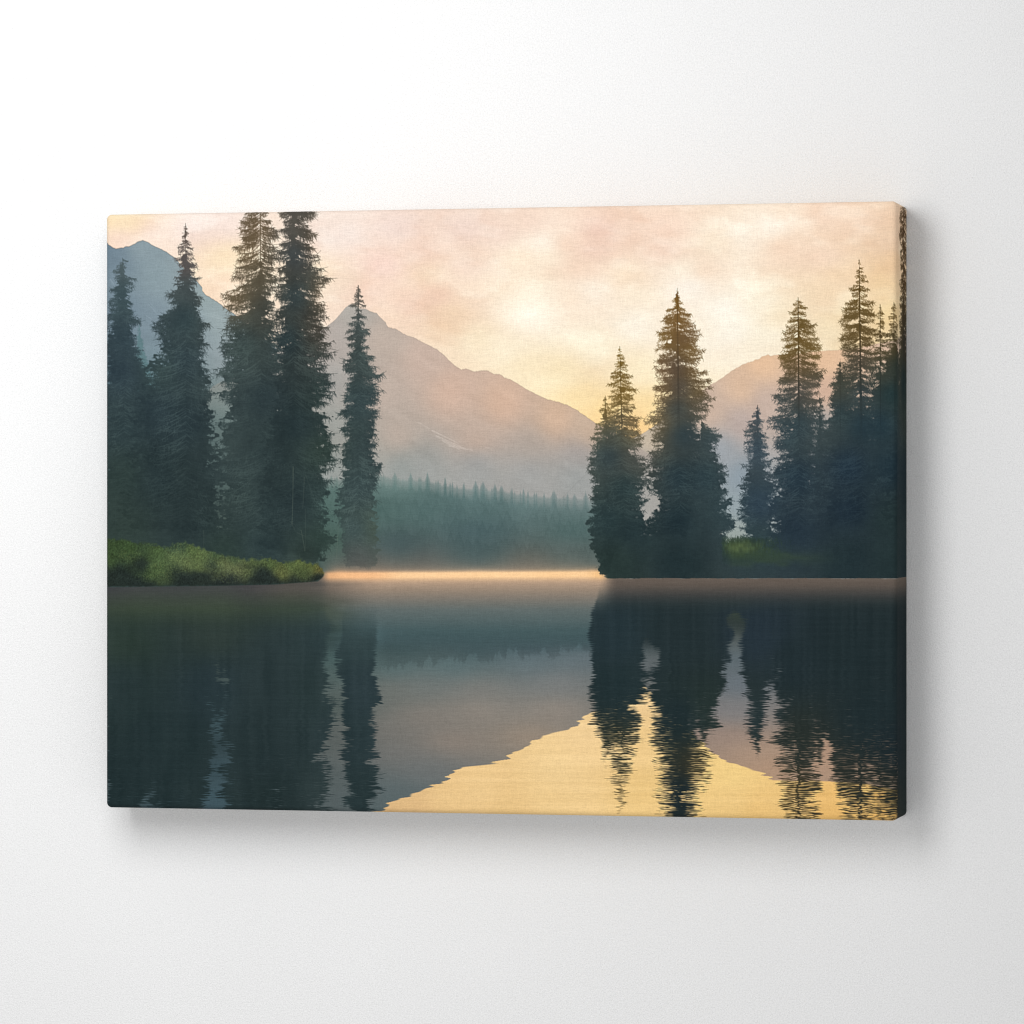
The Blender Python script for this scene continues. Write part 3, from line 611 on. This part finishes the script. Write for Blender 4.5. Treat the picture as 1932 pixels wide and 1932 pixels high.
# ---- water
yw = np.interp(XV, [150,200,405,518,600,613,640,900,1130,1146,1300,1700,1900], [1108.5,1108,1105.5,1103,1097,1086,1085.5,1084.5,1083.5,1091.2,1091.4,1091.4,1091.2])
yw = yw + (noise(15, 4000, 151) * 0.9 + noise(5, 4000, 152) * 0.5) * sm(1140, 1160, XV)
water = sm(-1.1, 1.1, YV - yw)
rip = noise(60, 2.4, 101) * 0.6 + noise(24, 1.9, 102) * 0.4             # horizontal ripples
amp = np.interp(YV, [1090, 1180, 1260, 1540], [0.8, 2.4, 4.6, 8.0])
DXR = (noise(70, 2.6, 103) * 0.6 + noise(30, 5.0, 104) * 0.4 + noise(200, 9, 105) * 0.35) * amp
DYR = rip * np.interp(YV, [1090, 1200, 1540], [2.0, 8.0, 20.0])
XD = XV + DXR
CWt = field([
 (200,1112,62,66,66),(300,1112,64,68,70),(500,1110,78,75,72),(590,1108,98,92,86),(660,1108,148,130,112),(900,1108,158,138,118),(1100,1108,146,130,114),(1160,1104,108,98,88),(1250,1104,96,86,78),(1400,1106,100,89,79),(1600,1106,90,82,76),(1690,1106,76,70,68),
 (220,1128,54,64,56),(300,1128,58,68,60),(400,1128,66,70,64),(500,1126,72,76,66),(600,1126,86,88,82),(700,1126,104,104,98),(900,1126,124,116,106),(1080,1126,120,114,106),(1160,1124,84,80,76),(1250,1124,82,76,71),(1400,1124,84,78,70),(1600,1122,74,71,69),
 (230,1152,54,68,52),(300,1150,64,76,56),(380,1148,66,78,56),(440,1144,66,78,60),(500,1150,58,68,58),(580,1150,60,70,66),(660,1150,74,84,84),(800,1150,86,98,98),(950,1150,90,102,102),(1090,1150,84,98,98),(1150,1150,50,60,60),(1250,1150,50,57,56),(1340,1150,50,56,54),(1395,1148,72,76,54),(1450,1150,58,64,56),(1600,1150,46,54,55),
 (230,1185,46,60,50),(300,1185,46,60,54),(400,1190,42,55,54),(500,1190,42,54,55),(590,1190,48,62,62),(640,1200,60,80,80),(680,1200,48,62,63),(760,1190,66,88,90),(900,1190,72,94,98),(1090,1185,76,97,102),(1140,1190,40,54,58),(1300,1190,36,48,50),(1390,1185,92,98,88),(1420,1185,44,54,56),(1600,1190,36,47,49),
 (760,1225,66,89,92),(900,1225,64,87,92),(1000,1215,66,88,96),(1100,1205,74,95,102),(640,1240,66,90,90),(640,1270,76,92,90),(750,1262,86,108,110),(850,1260,88,110,113),(1000,1250,98,113,118),(1100,1240,104,116,122),(800,1290,112,116,114),(740,1300,112,112,106),(900,1300,126,123,118),(1050,1290,122,123,122),(900,1340,142,132,122),(1050,1340,142,132,122),(800,1350,130,122,114),(740,1380,116,113,108),(850,1400,140,127,116),(1000,1390,148,132,116),(800,1450,106,110,110),(760,1420,112,111,108),(740,1490,90,102,104),(720,1530,84,98,100),(640,1330,74,86,83),(640,1400,83,90,88),(645,1470,82,91,91),(650,1520,80,89,90),
 (415,1380,62,82,88),(410,1450,56,75,82),(410,1510,62,83,91),(415,1340,54,74,80),(390,1400,40,54,58),
 (1212,1260,92,98,100),(1215,1320,112,110,104),(1385,1210,96,104,106),(1390,1240,92,105,113),(1392,1290,100,110,118),(1380,1340,122,121,122),(1370,1390,148,128,116),(1420,1420,164,139,119),(1460,1450,170,140,116),(1560,1430,170,140,118),(1565,1330,120,116,112),(1640,1400,165,134,110)], soft=26, ys=1.0, xs=0.42)
def rows(pts):
    ys = [p[0] for p in pts]
    return np.stack([np.interp(YV, ys, [p[1 + k] for p in pts]) for k in range(3)], -1).astype(np.float32)
r_mid = rows([(1088,190,160,130),(1100,164,142,122),(1112,142,127,112),(1126,122,115,106),(1150,92,102,101),(1190,74,96,99),(1235,66,88,93)])
r_left = rows([(1100,62,66,67),(1112,64,67,67),(1128,61,68,62),(1150,61,72,58),(1172,54,66,56),(1190,45,58,54),(1235,40,54,54)])
r_right = rows([(1092,97,87,79),(1106,91,82,75),(1124,74,70,67),(1142,54,59,58),(1156,46,54,54),(1190,37,48,50),(1235,36,47,50)])
warm = np.exp(-((XV - 560) / 90) ** 2) * sm(1150, 1106, YV)
r_left = r_left + warm[..., None] * np.array([18, 12, 6], np.float32) + (noise(70, 300, 171) * 5 * sm(1200, 1140, YV))[..., None] * np.array([0.7, 1, 0.3], np.float32)
wl_, wr_ = sm(720, 560, XV + noise(50, 8, 172) * 12), sm(1128, 1166, XV)
RW = over(over(r_mid, r_left, wl_), r_right, wr_)
gapw = np.exp(-((XV - 1390) / 16) ** 2)
tuft = np.exp(-((XV - 1396) / 42) ** 2 - ((YV - 1152) / 20) ** 2)
RW = RW + tuft[..., None] * np.array([9, 11, 3], np.float32)
CWt = over(CWt, RW, sm(1240, 1196, YV) * (1 - sm(1160, 1215, YV) * np.exp(-((XV - 1390) / 40) ** 2)))
# mirrored far forest: vertical streaks along its upper edge
fe = np.interp(XD, [700,760,830,920,1000,1060,1110], [1262,1252,1246,1240,1236,1232,1226]) + noise(11, 400, 111, XD) * 16 + noise(4, 400, 112, XD) * 7
aFE = sm(5, -5, YV - fe) * sm(700, 740, XV) * sm(1130, 1110, XV) * sm(1150, 1200, YV)
CWt = over(CWt, CWt * 0.86, aFE * 0.75)
# mirrored bright sky
RS = [(500,1640),(650,1560),(717.5,1530),(742,1512),(791.7,1495.6),(833,1476),(852,1454),(874,1447.5),(940,1439),(973,1418.6),(1003.5,1400.7),(1028,1388),(1066.7,1377.4),(1105,1352.6),(1119,1344),(1130,1339),(1160,1322),(1190,1305),(1215,1295),(1228,1305),(1250,1330),(1290,1375),(1342,1418.6),(1364,1433.8),(1391.7,1446),(1422,1454.4),(1441,1458.5),(1452,1469.5),(1463,1472),(1554,1474),(1640,1480),(1700,1490),(1900,1530)]
ampS = np.interp(YV, [1290, 1340, 1540], [8, 12, 16])
XS = XV + (noise(90, 3.1, 121) * 0.7 + noise(40, 6.0, 122) * 0.5) * ampS
aS = sm(-1.5, 1.5, YV - np.interp(XS, [p[0] for p in RS], [p[1] for p in RS]))
CS = field([(740,1535,222,178,120),(760,1520,230,187,126),(860,1500,238,196,130),(900,1480,241,200,134),(960,1530,236,194,126),(1050,1450,244,206,141),(1050,1510,240,200,132),(1100,1380,244,205,142),(1210,1330,240,200,138),(1210,1400,241,200,130),(1220,1500,239,197,122),(1380,1460,243,204,124),(1380,1510,240,198,122),(1430,1530,238,192,114),(1600,1500,238,186,104),(1600,1535,232,180,98),(1690,1520,220,168,88)], soft=24)
CS = (CS.mean(-1, keepdims=True) + (CS - CS.mean(-1, keepdims=True)) * 0.86) * 0.985
CS = CS + (noise(120, 3.0, 125) * 3 + noise(260, 10, 126) * 4)[..., None]
CWt = CWt + (rip * 2.2)[..., None]
CWt = over(CWt, CS, aS)
# mirrored trees
def mirror(A, ym, stretch=1.0):
    ysrc = ym - (YV - ym) / stretch + DYR
    ix, iy = v2r(XD, ysrc)
    return bil(A, ix, iy)
aLm = mirror(aL_tr, 1101.0); aRm = mirror(aR_tr, 1092.0, 1.02)
# vertical smear
def vblur(A, n):
    c = np.cumsum(np.pad(A, ((n + 1, n), (0, 0)), mode='edge'), 0)
    return (c[2 * n + 1:] - c[:-2 * n - 1]) / (2 * n + 1)
def hblur(A, n):
    c = np.cumsum(np.pad(A, ((0, 0), (n + 1, n)), mode='edge'), 1)
    return (c[:, 2 * n + 1:] - c[:, :-2 * n - 1]) / (2 * n + 1)
near = sm(1330, 1180, YV)
thin = np.interp(1092.0 - (YV - 1092.0), [540, 660, 780, 900], [0.60, 0.66, 0.84, 1.0])
thin = np.where(XV > 1500, np.interp(1092.0 - (YV - 1092.0), [540, 700, 830], [0.58, 0.78, 1.0]), thin)
thin = thin + (1 - thin) * np.exp(-((XD - 1286) / 17) ** 2)
aLm = hblur(aLm, 4) * np.interp(YV, [1250, 1540], [1.0, 0.93]); aRm = hblur(aRm, 4) * thin
aLm = aLm * (1 - near) + vblur(aLm, 14) * near
aRm = aRm * (1 - near) + vblur(aRm, 11) * near
comb = np.sin(2 * np.pi * (YV / 4.1 + noise(34, 15, 144) * 0.9 + noise(12, 6, 145) * 0.35))
stk = comb * 0.55 + noise(17, 1.9, 141) * 0.25 + noise(8, 2.6, 142) * 0.35
lo_ = np.interp(YV, [1100, 1250, 1540], [0.10, 0.30, 0.46])
aLm = sm(0.18, 0.82, aLm + stk * lo_ * 0.8 * np.clip(aLm * 5, 0, 1))
aRm = sm(0.18, 0.82, aRm + stk * lo_ * np.clip(aRm * 5, 0, 1))
aRm = np.maximum(aRm, sm(1686, 1700, XV + noise(8, 3, 143) * 5))
tk = mirror(aTrk, 1092.0, 1.02)
aRm = np.maximum(aRm, np.clip(hblur(tk, 2) * 2.0, 0, 1) * sm(0.15, 0.5, hblur(aRm, 3) + 0.25) * 0.95)
fadeL = sm(1118, 1215, YV) * np.where(XV < 640, 1.0, sm(1100, 1230, YV))
fadeR = sm(1096, 1165, YV)
CLr = field([(230,1200,44,58,52),(230,1300,38,52,53),(300,1400,35,49,51),(230,1500,34,48,50),(400,1300,38,52,56),(500,1300,38,51,53),(500,1420,36,49,51),(500,1510,34,47,48),(600,1300,42,56,57),(600,1500,42,55,56),(680,1200,50,66,68),(680,1300,42,56,60),(680,1400,40,54,57),(690,1500,38,52,54),(400,1180,46,58,54)], soft=22) + (noise(120, 3, 131) * 1.2 + fbm(40, 90, 133, 3) * 4 + noise(7, 120, 134, XD) * 2.5)[..., None]
CRr = field([(1160,1200,36,50,55),(1170,1300,32,46,49),(1170,1420,40,46,40),(1172,1510,58,52,34),(1280,1200,34,46,49),(1285,1350,30,43,46),(1285,1500,28,39,42),(1330,1340,36,48,46),(1330,1450,52,50,38),(1430,1200,36,48,56),(1430,1350,36,48,50),(1500,1250,32,44,48),(1500,1400,38,45,42),(1515,1520,46,46,38),(1480,1510,62,54,34),(1600,1250,31,43,46),(1640,1350,30,42,45),(1650,1500,36,40,36),(1700,1400,27,38,42),(1780,1300,26,37,41)], soft=20) + (noise(90, 3, 132) * 1.2 + noise(6, 110, 135, XD) * 2.5)[..., None]
WAT = over(CWt, CLr, aLm * fadeL)
WAT = over(WAT, CRr, aRm * fadeR)
# glints where the sky shows between mirrored branches
PIC = over(PIC, WAT, water)
# the bright line of light along the far shore
band = np.exp(-((YV - (1084.8 - (XV - 640) * 0.0045)) / np.where(YV > 1085, 9.0, 5.6)) ** 2)
xin = sm(602, 625, XV) * sm(1150, 1132, XV)
glow = np.clip(band * 1.25, 0, 1) * xin
lowglow = np.exp(-np.clip(YV - 1088, 0, None) / 20.0) * (YV > 1084) * xin * 0.42
PIC = over(PIC, np.array([196, 160, 130], np.float32), lowglow * (1 - aG))
PIC = over(PIC, field([(610,1085,220,170,125),(660,1085,240,186,136),(800,1085,246,203,154),(950,1085,246,204,154),(1100,1085,245,202,152),(1140,1085,236,188,130)], soft=20), glow * (1 - 0.9 * aG) * (1 - 0.95 * np.where(XV > 1110, aR_tr * (YV < 1090), 0)))
def unsharp(P, n, amt):
    B = np.stack([vblur(hblur(P[..., k], n), n) for k in range(3)], -1)
    return P + np.clip(P - B, -40, 40) * amt
PIC = unsharp(PIC, 2, 0.55)
PIC = over(PIC, np.array([226, 225, 223], np.float32), sm(1572, 1580, YV) * sm(1700, 1690, XV))     # unseen lower wrap made pale, to bounce neutral light into the wall shadow
PIC = np.clip(PIC, 4, 255)

# ------------------------------------------------------------------ pigment of the print, lamp gradient divided out
def lin_(c):
    c = np.clip(c, 0, 255) / 255.0
    return np.where(c <= 0.04045, c / 12.92, ((c + 0.055) / 1.055) ** 2.4)
LAMP_INV = 1.0 / (1.15 - 0.78 * UU / 1000 + 0.62 * VV / 1000)  # colours darker towards the lamp, lighter away, to cancel its falloff
ALB = np.clip(lin_(PIC) * LAMP_INV[..., None], 0.0015, 0.93).astype(np.float32)


# ------------------------------------------------------------------ canvas print
pm, nt, bs = new_mat("printed canvas weave")
at = nt.nodes.new("ShaderNodeAttribute"); at.attribute_name = "print"
tc = nt.nodes.new("ShaderNodeTexCoord")
def nz(sx, sy2, sz, detail=2.0):
    mp = nt.nodes.new("ShaderNodeMapping")
    mp.inputs["Scale"].default_value = (sx, sy2, sz)
    n = nt.nodes.new("ShaderNodeTexNoise")
    n.inputs["Scale"].default_value = 1.0
    n.inputs["Detail"].default_value = detail
    nt.links.new(tc.outputs["Object"], mp.inputs["Vector"])
    nt.links.new(mp.outputs[0], n.inputs["Vector"])
    return n
weft = nz(260, 260, 2100)
warp = nz(2100, 2100, 260)
grain = nz(1500, 1500, 1500, 3.0)
def math2(op, a, b):
    m = nt.nodes.new("ShaderNodeMath"); m.operation = op
    for i, v in enumerate((a, b)):
        if isinstance(v, (int, float)):
            m.inputs[i].default_value = v
        else:
            nt.links.new(v, m.inputs[i])
    return m.outputs[0]
h = math2('ADD', math2('ADD', math2('MULTIPLY', weft.outputs["Fac"], 0.8), math2('MULTIPLY', warp.outputs["Fac"], 0.55)), math2('MULTIPLY', grain.outputs["Fac"], 1.0))
fac = math2('ADD', math2('MULTIPLY', math2('SUBTRACT', h, 1.175), 0.32), 1.0)
vm = nt.nodes.new("ShaderNodeVectorMath"); vm.operation = 'SCALE'
nt.links.new(at.outputs["Color"], vm.inputs[0]); nt.links.new(fac, vm.inputs["Scale"])
nt.links.new(vm.outputs[0], bs.inputs["Base Color"])
bs.inputs["Roughness"].default_value = 0.85
bs.inputs["Specular IOR Level"].default_value = 0.03
bp = nt.nodes.new("ShaderNodeBump")
bp.inputs["Strength"].default_value = 0.5
bp.inputs["Distance"].default_value = 0.00025
nt.links.new(h, bp.inputs["Height"])
nt.links.new(bp.outputs[0], bs.inputs["Normal"])

root = bpy.data.objects.new("canvas_print", None)
COL.objects.link(root)
root["label"] = "landscape canvas print of a misty mountain lake with dark conifers, hung on the white wall"
root["category"] = "canvas print"

RB = 0.0026                      # radius of the wrapped edges and corners
nx = int(round((CW - 2 * RB) * 1000 * R)) + 1
ny = int(round((CH - 2 * RB) * 1000 * R)) + 1
xs = np.linspace(-CW / 2 + RB, CW / 2 - RB, nx)
zs = np.linspace(CH / 2 - RB, -CH / 2 + RB, ny)
GXm, GZm = np.meshgrid(xs, zs)
front_co = np.stack([GXm.ravel(), np.full(nx * ny, -CD), GZm.ravel()], 1)
idx = np.arange(nx * ny).reshape(ny, nx)
front_faces = np.stack([idx[:-1, :-1], idx[1:, :-1], idx[1:, 1:], idx[:-1, 1:]], -1).reshape(-1, 4)

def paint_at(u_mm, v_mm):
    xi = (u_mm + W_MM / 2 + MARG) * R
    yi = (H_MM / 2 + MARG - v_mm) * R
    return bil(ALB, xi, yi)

NC = 10                          # fan steps round each corner
sides = {                        # walked so that outward faces come out right
    'top':    (idx[0, ::-1], 0.5 * math.pi),
    'left':   (idx[:, 0], math.pi),
    'bottom': (idx[-1, :], 1.5 * math.pi),
    'right':  (idx[::-1, -1], 2.0 * math.pi),
}
loop_i, loop_a, tagside = [], [], []
for k, (nm, (ii, ang)) in enumerate(sides.items()):
    a0 = ang - math.pi / 4
    fan0 = np.linspace(ang - math.pi / 4, ang, NC // 2 + 1)[:-1]
    fan1 = np.linspace(ang, ang + math.pi / 4, NC // 2 + 1)[1:]
    L = np.concatenate([np.full(len(fan0), ii[0]), ii, np.full(len(fan1), ii[-1])])
    Aa = np.concatenate([fan0, np.full(len(ii), ang), fan1])
    if k > 0:                    # the half-way vector at a corner is shared with the side before
        L = L[1:]; Aa = Aa[1:]
    loop_i.append(L); loop_a.append(Aa); tagside.append(np.full(len(L), k))
loop_i = np.concatenate(loop_i)[:-1]; loop_a = np.concatenate(loop_a)[:-1]; tagside = np.concatenate(tagside)[:-1]
base = front_co[loop_i]
outx = np.cos(loop_a); outz = np.sin(loop_a)
NL = len(loop_i)

def ring(off, depth, arc):
    """one ring of points: off outwards from the loop, depth behind the front, arc = length along the cloth from the loop"""
    co = np.stack([base[:, 0] + outx * off, np.full(NL, -CD + depth), base[:, 2] + outz * off], 1)
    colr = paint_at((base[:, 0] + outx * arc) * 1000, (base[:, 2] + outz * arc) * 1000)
    return co, colr

rings = []
for a in np.linspace(0, math.pi / 2, 8)[1:]:
    rings.append(ring(RB * math.sin(a), RB * (1 - math.cos(a)), RB * a))
rings.append(ring(RB, RB + 0.0006, RB * math.pi / 2 + 0.0006))
n_front_rings = len(rings)
for t in np.linspace(0, 1, 40)[1:]:
    dpt = RB + 0.0006 + t * (CD - RB - 0.0006 - 0.0004)
    rings.append(ring(RB, dpt, RB * math.pi / 2 + dpt - RB))

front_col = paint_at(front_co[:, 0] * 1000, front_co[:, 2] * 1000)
co = [front_co]; colr = [front_col]; faces = [front_faces]
prev = loop_i
nxt = np.arange(NL)
for k in range(n_front_rings):
    cur = nx * ny + k * NL + nxt
    faces.append(np.stack([prev, np.roll(prev, -1), np.roll(cur, -1), cur], -1)[:, ::-1])
    co.append(rings[k][0]); colr.append(rings[k][1])
    prev = cur
faces = np.concatenate(faces)
# drop degenerate quads (a corner fan shares one front vertex)
deg = (faces[:, 2] == faces[:, 3])
tri = faces[deg]
quads = faces[~deg]
front = mesh_from("printed_front", np.concatenate(co), quads, pm, root, True, np.concatenate(colr))
# corner triangles of the first ring
if len(tri):
    import bmesh
    bm = bmesh.new(); bm.from_mesh(front.data); bm.verts.ensure_lookup_table()
    for q in tri:
        f = bm.faces.new([bm.verts[i] for i in dict.fromkeys(int(v) for v in q)])
        f.smooth = True
    bm.to_mesh(front.data); bm.free()

side_rings = rings[n_front_rings - 1:]
for k in range(4):
    sel = np.where(tagside == k)[0]
    nxt_one = (sel[-1] + 1) % NL
    if k == 0:
        sel = sel
    sel = np.append(sel, nxt_one)
    m = len(sel); q = len(side_rings)
    cc_ = np.concatenate([r[0][sel] for r in side_rings]); kk = np.concatenate([r[1][sel] for r in side_rings])
    I = np.arange(m * q).reshape(q, m)
    fc = np.stack([I[:-1, :-1], I[1:, :-1], I[1:, 1:], I[:-1, 1:]], -1).reshape(-1, 4)
    mesh_from("side_wrap", cc_, fc, pm, root, True, kk)
